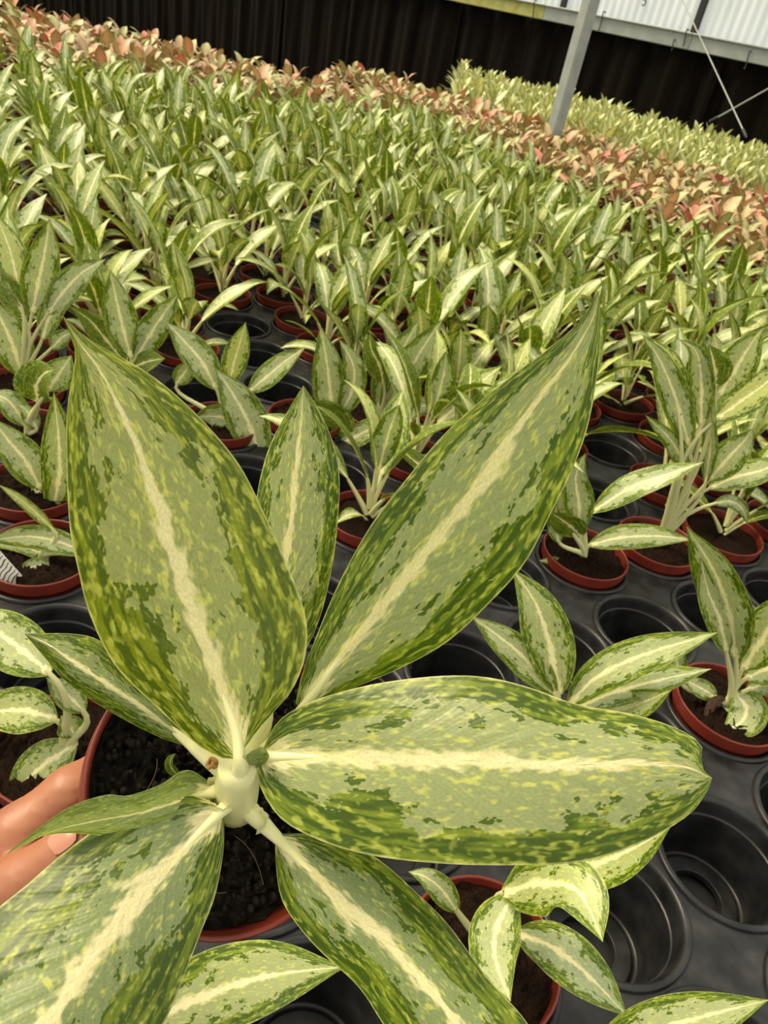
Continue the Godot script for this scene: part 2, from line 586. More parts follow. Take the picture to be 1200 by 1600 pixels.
func leaf_along(root: Node3D, foot: Vector3, line: Array, w_px: float, m: Material, tilt: float, fold: float, cols: int) -> void:
	var rows := line.size()
	var pts := []
	var uvs := []
	for k in rows:
		var t := float(k) / (rows - 1)
		var p: Vector3 = line[k]
		var tan: Vector3 = (line[mini(k + 1, rows - 1)] - line[maxi(k - 1, 0)]).normalized()
		var view := (eye - p).normalized()
		var side := tan.cross(view).normalized()
		var nn := side.cross(tan).normalized()
		if nn.dot(view) < 0.0: nn = -nn
		var s1 := (side * cos(tilt) + nn * sin(tilt)).normalized()
		var n1 := (nn * cos(tilt) - side * sin(tilt)).normalized()
		var w := 0.5 * w_px * depth_of(p) / FPX * blade_profile(maxf(t, 0.012)) / maxf(0.5, cos(tilt))
		for c in cols:
			var s := 2.0 * c / (cols - 1) - 1.0
			var lift := fold * w * (absf(s) - 0.55 * s * s) + 0.06 * w * sin(t * 12.0 + s) * s * s
			pts.append(p + s1 * (s * w) + n1 * lift - root.position)
			uvs.append(Vector2(0.5 + 0.5 * s, t))
	var mesh := grid_surface(ArrayMesh.new(), pts, uvs, rows, cols)
	var b: Vector3 = line[0]
	var dir: Vector3 = (line[1] - line[0]).normalized()
	var gap := (b - foot).length()
	if gap > 0.004:
		var c1 := foot + Vector3(0, gap * 0.35, 0)
		var c2 := b - dir * gap * 0.35
		var path := []
		var rad := []
		for k in 9:
			var t := k / 8.0
			path.append(foot.bezier_interpolate(c1, c2, b + dir * 0.004, t) - root.position)
			rad.append(lerpf(0.0042, 0.0018, t))
		part(part(root, "leaf", mesh, [m]), "petiole", tube(path, rad, 7, null, false), [M.petiole])
		return
	part(root, "leaf", mesh, [m])

func traced_plant(i: float, j: float, label: String, leaves: Array, group := "") -> Node3D:
	var where := cell(i, j)
	var root := thing("potted_variegated_plant", label, "plant", where, 0.0, group)
	part(root, "pot", M.pot_mesh, [M.pot], Transform3D(Basis(), Vector3(0, 0.018, 0)))
	part(root, "soil", M.soil_near, [M.soil], Transform3D(Basis(Vector3.UP, i * 1.3 + j), Vector3(0, 0.011, 0)))
	var foot := where + Vector3(0, 0.008, 0)
	for l in leaves:
		var m: Material = M.dry if l[2] < 0 else M.leaf[l[2]]
		if l.size() > 5:
			var pix := even(flat_pts(l[3]), 22)
			var line := []
			for k in 22:
				line.append(at_px(pix[k].x, pix[k].y, lerpf(l[5], l[6], k / 21.0)))
			leaf_along(root, foot, line, l[0], m, l[4], 0.25, 7)
			continue
		traced_leaf(root, foot, l[3], l[0], l[1], m, l[4] if l.size() > 4 else 0.0)
	return root

# ------------------------------------------------------------------ the held plant
func hero_leaf(root: Node3D, mid: Array, left: Array, right: Array, zs: Array, dl: float, dr: float, m: Material, pillow: float, wave: float, foot: Vector3, called := "leaf", rows := 44, cols := 17) -> void:
	var pm := even(flat_pts(mid), rows)
	var pl := even(flat_pts(left), rows)
	var pr := even(flat_pts(right), rows)
	var pts := []
	var uvs := []
	var nv := noise(int(mid[0] + mid[1]), 1.0)
	for k in rows:
		var t := float(k) / (rows - 1)
		var z: float = catmull(zs, t)
		var bulge := sin(PI * clampf(t, 0.0, 1.0))
		var a := at_px(pm[k].x, pm[k].y, z)
		var b := at_px(pl[k].x, pl[k].y, z + dl * bulge)
		var c := at_px(pr[k].x, pr[k].y, z + dr * bulge)
		var wid := (b - c).length()
		for q in cols:
			var s := 2.0 * q / (cols - 1) - 1.0
			var e := absf(s)
			var p := a.lerp(b, e) if s < 0.0 else a.lerp(c, e)
			var view := (eye - p).normalized()
			var hump := pillow * wid * (e * (1.0 - e) * 2.2 - 0.16 * exp(-e * e * 60.0))
			hump += wave * wid * (sin(t * 17.0 + s * 2.0) * 0.35 + nv.get_noise_2d(t * 5.0, s * 1.3)) * e
			pts.append(p + view * hump - root.position)
			uvs.append(Vector2(0.5 + 0.5 * s, t))
	var mesh := grid_surface(ArrayMesh.new(), pts, uvs, rows, cols)
	# stalk: a channelled pale petiole running into the midrib
	var b0: Vector3 = at_px(pm[0].x, pm[0].y, zs[0])
	var b1: Vector3 = at_px(pm[3].x, pm[3].y, catmull(zs, 3.0 / (rows - 1)))
	var dir := (b1 - b0).normalized()
	var gap := (b0 - foot).length()
	var path := []
	var rad := []
	for k in 12:
		var t := k / 11.0
		var tk := int(t * 7.0)
		path.append(foot.bezier_interpolate(foot.lerp(b0, 0.4), b0 - dir * gap * 0.35, b0, t) - root.position)
		rad.append(lerpf(0.0042, 0.0021, t))
	for k in range(1, 10):
		# runs on as the keel under the midrib
		var bk := at_px(pm[k].x, pm[k].y, catmull(zs, float(k) / (rows - 1)))
		path.append(bk - (eye - bk).normalized() * (0.0004 + 0.00018 * k) - root.position)
		rad.append(lerpf(0.0020, 0.0006, k / 9.0))
	part(part(root, called, mesh, [m]), "petiole", tube(path, rad, 10, null, false), [M.cream])

func held_plant() -> void:
	var top := at_px(366, 1216, 0.2585)
	var ny := Vector3(0.15, 1.0, 0.62).normalized()
	var nxx := ny.cross(Vector3.BACK).normalized()
	var lean := Transform3D(Basis(nxx, ny, nxx.cross(ny)), Vector3.ZERO)
	var root := thing("held_potted_plant", "large variegated plant in a terracotta-coloured pot held up by the hand", "plant", top)
	part(root, "pot", lathe(pot_profile(0.05, 0.082), 72), [M.pot], lean)
	var soil := part(root, "soil", soil_mesh(0.0468, 48, 120, 0.0055, 31), [M.wet_soil], lean * Transform3D(Basis(), Vector3(0, -0.007, 0)))
	# crumbs of peat
	rng.seed = 41
	var lump := SurfaceTool.new()
	var ball := SphereMesh.new()
	ball.radius = 0.5
	ball.height = 1.0
	ball.radial_segments = 7
	ball.rings = 4
	for k in 700:
		var q := sqrt(rng.randf()) * 0.044
		var a := rng.randf() * TAU
		var s := rng.randf_range(0.0008, 0.0028)
		lump.append_from(ball, 0, Transform3D(Basis(Vector3(rng.randf(), rng.randf(), 1).normalized(), rng.randf() * 6.0).scaled(Vector3(s, s * 0.7, s * 1.3)), Vector3(cos(a) * q, -0.006 + rng.randf_range(-0.001, 0.002), sin(a) * q)))
	var crumbs := part(root, "peat_crumbs", lump.commit(), [M.wet_soil], lean)
	crumbs.set_meta("kind", "stuff")
	for k in 22:
		var q := sqrt(rng.randf()) * 0.043
		var a := rng.randf() * TAU
		var p := Vector3(cos(a) * q, -0.004, sin(a) * q)
		var dir := Vector3(rng.randf_range(-1, 1), rng.randf_range(0.0, 0.08), rng.randf_range(-1, 1)).normalized()
		var bend := Vector3(rng.randf_range(-1, 1), 0, rng.randf_range(-1, 1)) * 0.5
		var ln := rng.randf_range(0.005, 0.018)
		var path := []
		var rad := []
		for s in 6:
			var t := s / 5.0
			path.append(p + (dir * t + bend * t * t) * ln + Vector3(0, 0.0022 * sin(t * PI), 0))
			rad.append(0.00011)
		part(root, "root_fibre", tube(path, rad, 4), [M.root], lean)
	# stem: overlapping cream sheaths
	var foot := at_px(368, 1262, 0.262)
	var crown := at_px(372, 1195, 0.236)
	var sp := []
	var sr := []
	for k in 8:
		var t := k / 7.0
		sp.append(foot.lerp(crown, t) - root.position)
		sr.append(lerpf(0.0072, 0.0062, t) + 0.0008 * sin(t * PI))
	part(root, "stem", tube(sp, sr, 20), [M.cream])
	var neck := foot.lerp(crown, 0.7)
	var low := foot.lerp(crown, 0.25)
	# 1: tall leaf on the left, light shining through it
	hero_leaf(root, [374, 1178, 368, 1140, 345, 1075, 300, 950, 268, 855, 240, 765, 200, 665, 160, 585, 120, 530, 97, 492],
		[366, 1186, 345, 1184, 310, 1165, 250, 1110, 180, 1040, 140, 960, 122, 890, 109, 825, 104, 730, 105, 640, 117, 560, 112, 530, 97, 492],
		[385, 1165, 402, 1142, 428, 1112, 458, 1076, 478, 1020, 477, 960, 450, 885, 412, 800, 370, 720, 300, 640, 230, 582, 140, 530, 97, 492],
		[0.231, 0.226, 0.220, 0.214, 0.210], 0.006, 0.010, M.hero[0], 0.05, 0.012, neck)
	# 2: long leaf up to the right
	hero_leaf(root, [474, 1108, 520, 1040, 590, 955, 652, 878, 715, 800, 785, 700, 840, 625, 890, 560, 925, 500, 936, 455],
		[462, 1100, 470, 1060, 492, 1000, 530, 910, 580, 820, 640, 742, 700, 672, 780, 602, 850, 550, 900, 508, 926, 472, 936, 455],
		[486, 1104, 545, 1078, 630, 1042, 700, 1002, 762, 945, 820, 880, 862, 800, 896, 730, 920, 660, 935, 570, 939, 500, 936, 455],
		[0.240, 0.234, 0.228, 0.224, 0.222], -0.004, 0.012, M.hero[1], 0.045, 0.012, neck)
	# 6: upright leaf behind
	hero_leaf(root, [418, 1110, 428, 1010, 440, 920, 452, 840, 462, 740, 470, 660, 474, 602],
		[410, 1100, 392, 1020, 388, 940, 392, 860, 402, 770, 420, 700, 448, 645, 474, 602],
		[428, 1100, 470, 1030, 500, 965, 520, 880, 529, 800, 530, 740, 520, 690, 498, 640, 474, 602],
		[0.244, 0.256, 0.262, 0.262], 0.006, 0.004, M.hero[2], 0.04, 0.01, neck)
	# 3: broad leaf lying out to the right
	hero_leaf(root, [412, 1181, 500, 1182, 600, 1183, 700, 1187, 800, 1192, 900, 1195, 1000, 1192, 1070, 1198, 1113, 1216],
		[412, 1168, 432, 1130, 470, 1103, 530, 1082, 600, 1066, 690, 1056, 760, 1058, 830, 1075, 900, 1100, 980, 1114, 1040, 1131, 1082, 1151, 1098, 1170, 1095, 1196, 1113, 1216],
		[404, 1192, 402, 1215, 418, 1252, 450, 1288, 520, 1321, 600, 1340, 700, 1350, 800, 1352, 900, 1348, 980, 1326, 1035, 1300, 1080, 1270, 1104, 1238, 1113, 1216],
		[0.236, 0.222, 0.212, 0.206, 0.203], 0.014, -0.004, M.hero[2], 0.05, 0.012, neck)
	# 4: big leaf hanging towards the lower left
	hero_leaf(root, [345, 1268, 300, 1312, 232, 1385, 190, 1432, 140, 1502, 80, 1592, 20, 1690, -40, 1790],
		[338, 1256, 300, 1243, 245, 1248, 180, 1275, 100, 1332, 40, 1384, -10, 1425, -70, 1490, -110, 1570, -110, 1660, -80, 1740, -40, 1790],
		[350, 1280, 349, 1330, 336, 1400, 316, 1452, 286, 1530, 255, 1602, 210, 1670, 140, 1730, 60, 1775, -40, 1790],
		[0.243, 0.222, 0.205, 0.190, 0.180], 0.010, 0.006, M.hero[3], 0.05, 0.012, low)
	# 5: leaf hanging towards the lower right
	hero_leaf(root, [432, 1308, 500, 1375, 560, 1435, 600, 1470, 680, 1556, 745, 1640, 800, 1710, 850, 1770],
		[430, 1316, 432, 1360, 440, 1405, 462, 1442, 500, 1486, 560, 1542, 600, 1602, 650, 1670, 720, 1730, 850, 1770],
		[440, 1303, 500, 1304, 560, 1325, 600, 1349, 650, 1394, 700, 1444, 762, 1528, 826, 1602, 850, 1680, 850, 1770],
		[0.250, 0.236, 0.222, 0.212, 0.206], 0.004, 0.010, M.hero[3], 0.05, 0.012, low)
	# 7: leaf passing behind the tall one to the left
	hero_leaf(root, [304, 1168, 240, 1118, 180, 1078, 125, 1042, 80, 1010, 38, 990],
		[298, 1168, 250, 1152, 190, 1122, 140, 1092, 100, 1062, 72, 1030, 38, 990],
		[300, 1158, 265, 1118, 220, 1072, 180, 1022, 150, 998, 110, 990, 38, 990],
		[0.243, 0.238, 0.235, 0.236], 0.004, 0.010, M.hero[3], 0.04, 0.01, neck)
	# 8: small leaf curling over the thumb
	hero_leaf(root, [330, 1238, 280, 1252, 220, 1270, 150, 1283, 80, 1300, 8, 1336],
		[322, 1218, 300, 1204, 280, 1206, 250, 1226, 200, 1243, 165, 1242, 110, 1260, 60, 1294, 8, 1336],
		[334, 1250, 300, 1275, 240, 1300, 170, 1305, 110, 1302, 80, 1304, 50, 1312, 8, 1336],
		[0.247, 0.234, 0.226, 0.222, 0.222], -0.003, 0.003, M.plain_leaf, 0.06, 0.01, low)
	# the curled new leaf at the crown
	var roll_pts := []
	var roll_uv := []
	for r in 12:
		var t := r / 11.0
		var c := at_px(lerpf(392, 408, t), lerpf(1200, 1168, t), lerpf(0.236, 0.226, t))
		var w := 0.0036 * sin(PI * clampf(0.12 + 0.85 * t, 0, 1)) + 0.0005
		for q in 15:
			var a := lerpf(-0.6, 5.2, q / 14.0)
			roll_pts.append(c + (cr * cos(a) + (cu * 0.5 - cf * 0.85).normalized() * sin(a)) * w * (1.0 + 0.12 * a / 5.0) - root.position)
			roll_uv.append(Vector2(q / 14.0, t))
	part(root, "curled_leaf", grid_surface(ArrayMesh.new(), roll_pts, roll_uv, 12, 15), [M.plain_leaf])
	# sheath collars where old leaves broke off, a callus and a shrivelled leaf
	for s in [[400, 1287, 0.250, 0.0036], [345, 1256, 0.246, 0.0042], [335, 1232, 0.250, 0.0028]]:
		var c := at_px(s[0], s[1], s[2])
		var cp := []
		var cuv := []
		for r in 7:
			for q in 13:
				var a := TAU * 0.62 * q / 12.0 + float(s[0])
				var rr: float = s[3] * (0.55 + 0.5 * r / 6.0) * (1.0 + 0.12 * sin(q * 2.1))
				cp.append(c + Vector3(cos(a) * rr, (r / 6.0 - 0.5) * s[3] * 2.0, sin(a) * rr) - root.position)
				cuv.append(Vector2(q / 12.0, r / 6.0))
		part(root, "leaf_sheath", grid_surface(ArrayMesh.new(), cp, cuv, 7, 13), [M.cream])
	var callus := SurfaceTool.new()
	for k in 26:
		var dv := Vector3(rng.randfn(), rng.randfn(), rng.randfn()).normalized() * 0.0015
		callus.append_from(ball, 0, Transform3D(Basis().scaled(Vector3.ONE * rng.randf_range(0.0010, 0.0018)), at_px(331, 1193, 0.240) - root.position + dv))
	part(root, "callus", callus.commit(), [mat("brown_callus", Color(0.62, 0.45, 0.24), 0.8)])
	traced_small(root, [278, 1212, 268, 1200, 266, 1188, 274, 1177], 0.252, 16, M.leaf[3])

func traced_small(root: Node3D, mids: Array, z: float, w: float, m: Material) -> void:
	var pix := even(flat_pts(mids), 12)
	var line := []
	for k in 12:
		line.append(at_px(pix[k].x, pix[k].y, z - 0.006 * k / 11.0))
	leaf_along(root, line[0], line, w, m, 0.5, 0.5, 7)

# ------------------------------------------------------------------ the hand: tapered bones joined by a smooth minimum, meshed as surface nets
func smin(a: float, b: float, k: float) -> float:
	var h := maxf(k - absf(a - b), 0.0) / k
	return minf(a, b) - h * h * k * 0.25

func hand() -> void:
	var J := func(x: float, y: float, z: float) -> Vector3: return at_px(x, y, z)
	var bones := []   # a, b, ra, rb
	var chain := func(ps: Array, rs: Array) -> void:
		for k in ps.size() - 1:
			bones.append([ps[k], ps[k + 1], rs[k], rs[k + 1]])
	var wrist: Vector3 = J.call(-420, 1640, 0.300)
	var k_index: Vector3 = J.call(-105, 1405, 0.282)
	var k_mid: Vector3 = J.call(-120, 1450, 0.300)
	var k_ring: Vector3 = J.call(-130, 1500, 0.315)
	var k_small: Vector3 = J.call(-150, 1545, 0.326)
	# fingers: knuckle, middle joint, end joint, tip
	chain.call([k_index, J.call(28, 1308, 0.272), J.call(112, 1240, 0.279), J.call(182, 1188, 0.297)], [0.0125, 0.0112, 0.0098, 0.0080])
	chain.call([k_mid, J.call(10, 1352, 0.300), J.call(105, 1290, 0.312), J.call(195, 1235, 0.331)], [0.0125, 0.0112, 0.0098, 0.0080])
	chain.call([k_ring, J.call(5, 1400, 0.321), J.call(95, 1345, 0.334), J.call(180, 1300, 0.350)], [0.0118, 0.0105, 0.0092, 0.0076])
	chain.call([k_small, J.call(-20, 1440, 0.340), J.call(55, 1395, 0.352), J.call(120, 1355, 0.364)], [0.0105, 0.0092, 0.0080, 0.0066])
	# thumb: leaves the side of the palm, its pad against the pot
	var th0: Vector3 = J.call(-250, 1570, 0.268)
	var th1: Vector3 = J.call(-90, 1470, 0.256)
	var th2: Vector3 = J.call(30, 1388, 0.253)
	var th3: Vector3 = J.call(122, 1318, 0.254)
	chain.call([th0, th1, th2, th3], [0.0150, 0.0128, 0.0105, 0.0085])
	# palm
	for kk in [k_index, k_mid, k_ring, k_small]:
		bones.append([wrist.lerp(kk, 0.15), kk, 0.0165, 0.0125])
	bones.append([k_index, k_small, 0.0125, 0.0110])
	bones.append([wrist.lerp(k_index, 0.3), th0, 0.018, 0.0155])
	var fore: Vector3 = J.call(-760, 1900, 0.33)
	bones.append([wrist, fore, 0.0265, 0.034])
	bones.append([wrist, wrist.lerp(k_mid, 0.4), 0.0255, 0.0200])
	# skin creases are cut as shallow rings
	var cell_size := 0.0026
	var lo := Vector3.ONE * 1e9
	var hi := -lo
	for b in bones:
		for e in 2:
			lo = lo.min(b[e] - Vector3.ONE * (b[2 + e] + 0.01))
			hi = hi.max(b[e] + Vector3.ONE * (b[2 + e] + 0.01))
	var nx := int((hi.x - lo.x) / cell_size) + 2
	var ny := int((hi.y - lo.y) / cell_size) + 2
	var nz := int((hi.z - lo.z) / cell_size) + 2
	var field := PackedFloat32Array()
	field.resize(nx * ny * nz)
	field.fill(1.0)
	for b in bones:
		var pa: Vector3 = b[0]
		var pb: Vector3 = b[1]
		var ra: float = b[2]
		var rb: float = b[3]
		var ext := maxf(ra, rb) + 0.007
		var l0 := ((pa.min(pb) - Vector3.ONE * ext - lo) / cell_size).floor()
		var l1 := ((pa.max(pb) + Vector3.ONE * ext - lo) / cell_size).ceil()
		var ab := pb - pa
		var len2 := ab.length_squared()
		for z in range(maxi(0, int(l0.z)), mini(nz, int(l1.z) + 1)):
			for y in range(maxi(0, int(l0.y)), mini(ny, int(l1.y) + 1)):
				for x in range(maxi(0, int(l0.x)), mini(nx, int(l1.x) + 1)):
					var p := lo + Vector3(x, y, z) * cell_size
					var t := clampf((p - pa).dot(ab) / len2, 0.0, 1.0)
					var d := (p - pa - ab * t).length() - lerpf(ra, rb, t)
					var at := (z * ny + y) * nx + x
					field[at] = smin(field[at], d, 0.0045) if field[at] < 0.5 else d
	# surface nets
	var index := {}
	var verts := PackedVector3Array()
	var corner := [0, 1, nx, nx + 1, nx * ny, nx * ny + 1, nx * ny + nx, nx * ny + nx + 1]
	var offs := [Vector3(0, 0, 0), Vector3(1, 0, 0), Vector3(0, 1, 0), Vector3(1, 1, 0), Vector3(0, 0, 1), Vector3(1, 0, 1), Vector3(0, 1, 1), Vector3(1, 1, 1)]
	var edges := [[0, 1], [2, 3], [4, 5], [6, 7], [0, 2], [1, 3], [4, 6], [5, 7], [0, 4], [1, 5], [2, 6], [3, 7]]
	for z in nz - 1:
		for y in ny - 1:
			for x in nx - 1:
				var at := (z * ny + y) * nx + x
				if field[at] > 0.02:
					continue
				var inside := 0
				for k in 8:
					if field[at + corner[k]] < 0.0: inside += 1
				if inside == 0 or inside == 8:
					continue
				var sum := Vector3.ZERO
				var n := 0
				for e in edges:
					var a: float = field[at + corner[e[0]]]
					var b: float = field[at + corner[e[1]]]
					if (a < 0.0) != (b < 0.0):
						sum += offs[e[0]].lerp(offs[e[1]], a / (a - b))
						n += 1
				index[at] = verts.size()
				verts.append(lo + (Vector3(x, y, z) + sum / n) * cell_size)
	var tri := PackedInt32Array()
	for at in index:
		var a: float = field[at]
		for ax in 3:
			var step: int = [1, nx, nx * ny][ax]
			var s1: int = [nx, nx * ny, 1][ax]
			var s2: int = [nx * ny, 1, nx][ax]
			var b: float = field[at + step]
			if (a < 0.0) == (b < 0.0):
				continue
			if not (index.has(at - s1) and index.has(at - s2) and index.has(at - s1 - s2)):
				continue
			var q := [index[at], index[at - s1], index[at - s1 - s2], index[at - s2]]
			if a < 0.0:
				tri.append_array([q[0], q[2], q[1], q[0], q[3], q[2]])
			else:
				tri.append_array([q[0], q[1], q[2], q[0], q[2], q[3]])
	var root := thing("person", "left hand with bare fingers and thumb gripping the held pot", "person", at_px(20, 1400, 0.28))
	var nrm := PackedVector3Array()
	nrm.resize(verts.size())
	for k in range(0, tri.size(), 3):
		var fn := (verts[tri[k + 2]] - verts[tri[k]]).cross(verts[tri[k + 1]] - verts[tri[k]])
		for e in 3:
			nrm[tri[k + e]] += fn
	for k in verts.size():
		nrm[k] = nrm[k].normalized()
		verts[k] -= root.position
	var arr := []
	arr.resize(Mesh.ARRAY_MAX)
	arr[Mesh.ARRAY_VERTEX] = verts
	arr[Mesh.ARRAY_NORMAL] = nrm
	arr[Mesh.ARRAY_INDEX] = tri
	var mesh := ArrayMesh.new()
	mesh.add_surface_from_arrays(Mesh.PRIMITIVE_TRIANGLES, arr)
	var body := part(root, "hand", mesh, [M.skin])
	# thumb nail
	var dir := (th3 - th2).normalized()
	var up := (eye - th3).normalized()
	up = (up + cu * 1.1 - dir * (up + cu * 1.1).dot(dir)).normalized()
	var side := dir.cross(up)
	var np := []
	var nuv := []
	for r in 9:
		var t := r / 8.0
		for c in 9:
			var s := c / 4.0 - 1.0
			var a := s * 0.62 * (sqrt(maxf(0.0, 1.0 - pow(absf(t * 2.0 - 1.0), 4.0))) * 0.8 + 0.2)
			var rr := lerpf(0.0092, 0.0086, t) + 0.0002
			np.append(th3 + dir * lerpf(-0.0045, 0.0058, t) + (up * cos(a) + side * sin(a)) * rr * (1.0 if t < 0.7 else lerpf(1.0, 0.86, (t - 0.7) / 0.3)) - root.position)
			nuv.append(Vector2(s, t))
	part(body, "thumb_nail", grid_surface(ArrayMesh.new(), np, nuv, 9, 9), [M.nail])

# ------------------------------------------------------------------ trays and benches
func tray_meshes(nx: int, nl: int) -> void:
	var half := PITCH_CELL * 0.5
	var seg := 40
	# deck: the flat web left between round rims
	var st := SurfaceTool.new()
	st.begin(Mesh.PRIMITIVE_TRIANGLES)
	for i in nx:
		for j in nl:
			var c := Vector3(PITCH_CELL * i, 0, -PITCH_CELL * j)
			for s in seg:
				var q := []
				for e in 2:
					var a := TAU * (s + e) / seg
					var d := Vector3(cos(a), 0, sin(a))
					q.append(c + d * 0.0592)
					q.append(c + d * (half / maxf(absf(d.x), absf(d.z))))
				for k in [0, 1, 3, 0, 3, 2]:
					st.set_normal(Vector3.UP)
					st.add_vertex(q[k])
	# folded-down outer skirt
	var x0 := -half
	var x1 := PITCH_CELL * (nx - 1) + half
	var z1 := half
	var z0 := -PITCH_CELL * (nl - 1) - half
	var loop := [Vector3(x0, 0, z0), Vector3(x1, 0, z0), Vector3(x1, 0, z1), Vector3(x0, 0, z1)]
	for k in 4:
		var a: Vector3 = loop[k]
		var b: Vector3 = loop[(k + 1) % 4]
		var out := (b - a).cross(Vector3.UP).normalized() * -1.0
		for v in [a, b, b + Vector3(0, -0.022, 0), a, b + Vector3(0, -0.022, 0), a + Vector3(0, -0.022, 0)]:
			st.set_normal(-out)
			st.add_vertex(v)
	M.tray_deck = st.commit()
	M.tray_well = lathe([Vector2(0.0592, 0.0), Vector2(0.0588, 0.0022), Vector2(0.0578, 0.0033), Vector2(0.0560, 0.0036), Vector2(0.0540, 0.0030), Vector2(0.0524, 0.0006), Vector2(0.0515, -0.0050), Vector2(0.0505, -0.0120), Vector2(0.0492, -0.0128), Vector2(0.0478, -0.0134), Vector2(0.0425, -0.0600), Vector2(0.0412, -0.0622), Vector2(0.0375, -0.0625), Vector2(0.0365, -0.0590), Vector2(0.0350, -0.0585), Vector2(0.0235, -0.0585), Vector2(0.0225, -0.0590), Vector2(0.0220, -0.0640)], 44)

func tray(where: Vector3, nx: int, nl: int, label: String, group: String) -> void:
	var root := thing("plant_tray", label, "tray", where, 0.0, group)
	part(root, "deck", M.tray_deck, [M.tray])
	for i in nx:
		for j in nl:
			part(root, "well", M.tray_well, [M.tray], Transform3D(Basis(), Vector3(PITCH_CELL * i, 0, -PITCH_CELL * j)))

func bench(where: Vector3, turn: float, wide: float, long: float, label: String) -> void:
	var root := thing("growing_bench", label, "bench", where, turn)
	# local: x across, -z along
	part(root, "bench_top", box_mesh(Vector3(wide, 0.012, long)), [M.dark], Transform3D(Basis(), Vector3(wide * 0.5, -0.076, -long * 0.5)))
	for s in [0.0, 1.0]:
		part(root, "side_rail", box_mesh(Vector3(0.022, 0.075, long), 0.003), [M.alu], Transform3D(Basis(), Vector3(wide * s + (s - 0.5) * 0.024, -0.064, -long * 0.5)))
		part(root, "end_rail", box_mesh(Vector3(wide, 0.075, 0.022), 0.003), [M.alu], Transform3D(Basis(), Vector3(wide * 0.5, -0.064, -long * s - (s - 0.5) * 0.024)))
		for t in [0.08, 0.5, 0.92]:
			part(root, "leg", box_mesh(Vector3(0.04, TRAY_Y - 0.1, 0.04), 0.003), [M.alu], Transform3D(Basis(), Vector3(lerpf(0.12, wide - 0.12, s), -0.08 - (TRAY_Y - 0.1) * 0.5, -long * t)))

# ------------------------------------------------------------------ scene
func _ready() -> void:
	set_axes()
	# camera
	var cam := Camera3D.new()
	cam.name = "camera"
	cam.transform = Transform3D(Basis(cr, cu, -cf), eye)
	cam.fov = rad_to_deg(2.0 * atan(800.0 / FPX))
	cam.near = 0.01
	cam.far = 100.0
	add_child(cam)
	var lens := CameraAttributesPhysical.new()
	lens.frustum_focal_length = 12.0 * FPX / 800.0
	lens.frustum_focus_distance = 0.25
	lens.exposure_aperture = 26.0
	cam.attributes = lens
	cam.current = true
	# sky and sun: soft daylight through a translucent greenhouse cover
	var sky_mat := ProceduralSkyMaterial.new()
	sky_mat.sky_top_color = Color(0.97, 0.95, 0.89)
	sky_mat.sky_horizon_color = Color(0.93, 0.91, 0.86)
	sky_mat.ground_bottom_color = Color(0.20, 0.20, 0.19)
	sky_mat.ground_horizon_color = Color(0.45, 0.45, 0.43)
	sky_mat.sky_energy_multiplier = 1.0
	var sky := Sky.new()
	sky.sky_material = sky_mat
	var env := Environment.new()
	env.background_mode = Environment.BG_SKY
	env.sky = sky
	env.tonemap_mode = Environment.TONE_MAPPER_LINEAR
	env.tonemap_exposure = 1.42
	env.sdfgi_enabled = true
	env.ssao_enabled = true
	env.ssil_enabled = true
	var we := WorldEnvironment.new()
	we.name = "world_environment"
	we.environment = env
	add_child(we)
	var sun := DirectionalLight3D.new()
	sun.name = "sun"
	sun.light_color = Color(1.0, 0.93, 0.78)
	sun.light_energy = 1.1
	sun.light_angular_distance = 25.0
	sun.shadow_enabled = true
	sun.sky_mode = DirectionalLight3D.SKY_MODE_LIGHT_ONLY
	add_child(sun)
	sun.look_at_from_position(cr * -2.2 + ahead * 0.9 + Vector3(0, 3.0, 0), Vector3.ZERO)

	make_materials()
	M.pot_mesh = lathe(pot_profile(0.053, 0.075), 40)
	M.pot_mesh_far = lathe(pot_profile(0.053, 0.075), 14)
	M.soil_small = soil_mesh(0.0495, 6, 20, 0.006, 51)
	M.soil_near = soil_mesh(0.0495, 22, 56, 0.0065, 52)
	surroundings()
	fittings()
	beds()
	near_plants()
	held_plant()
	hand()

func wall_point(along: float, off: float, y: float) -> Vector3:
	# the back wall runs away to the left
	return wall_o + wall_d * along + wall_n * off + Vector3(0, y, 0)

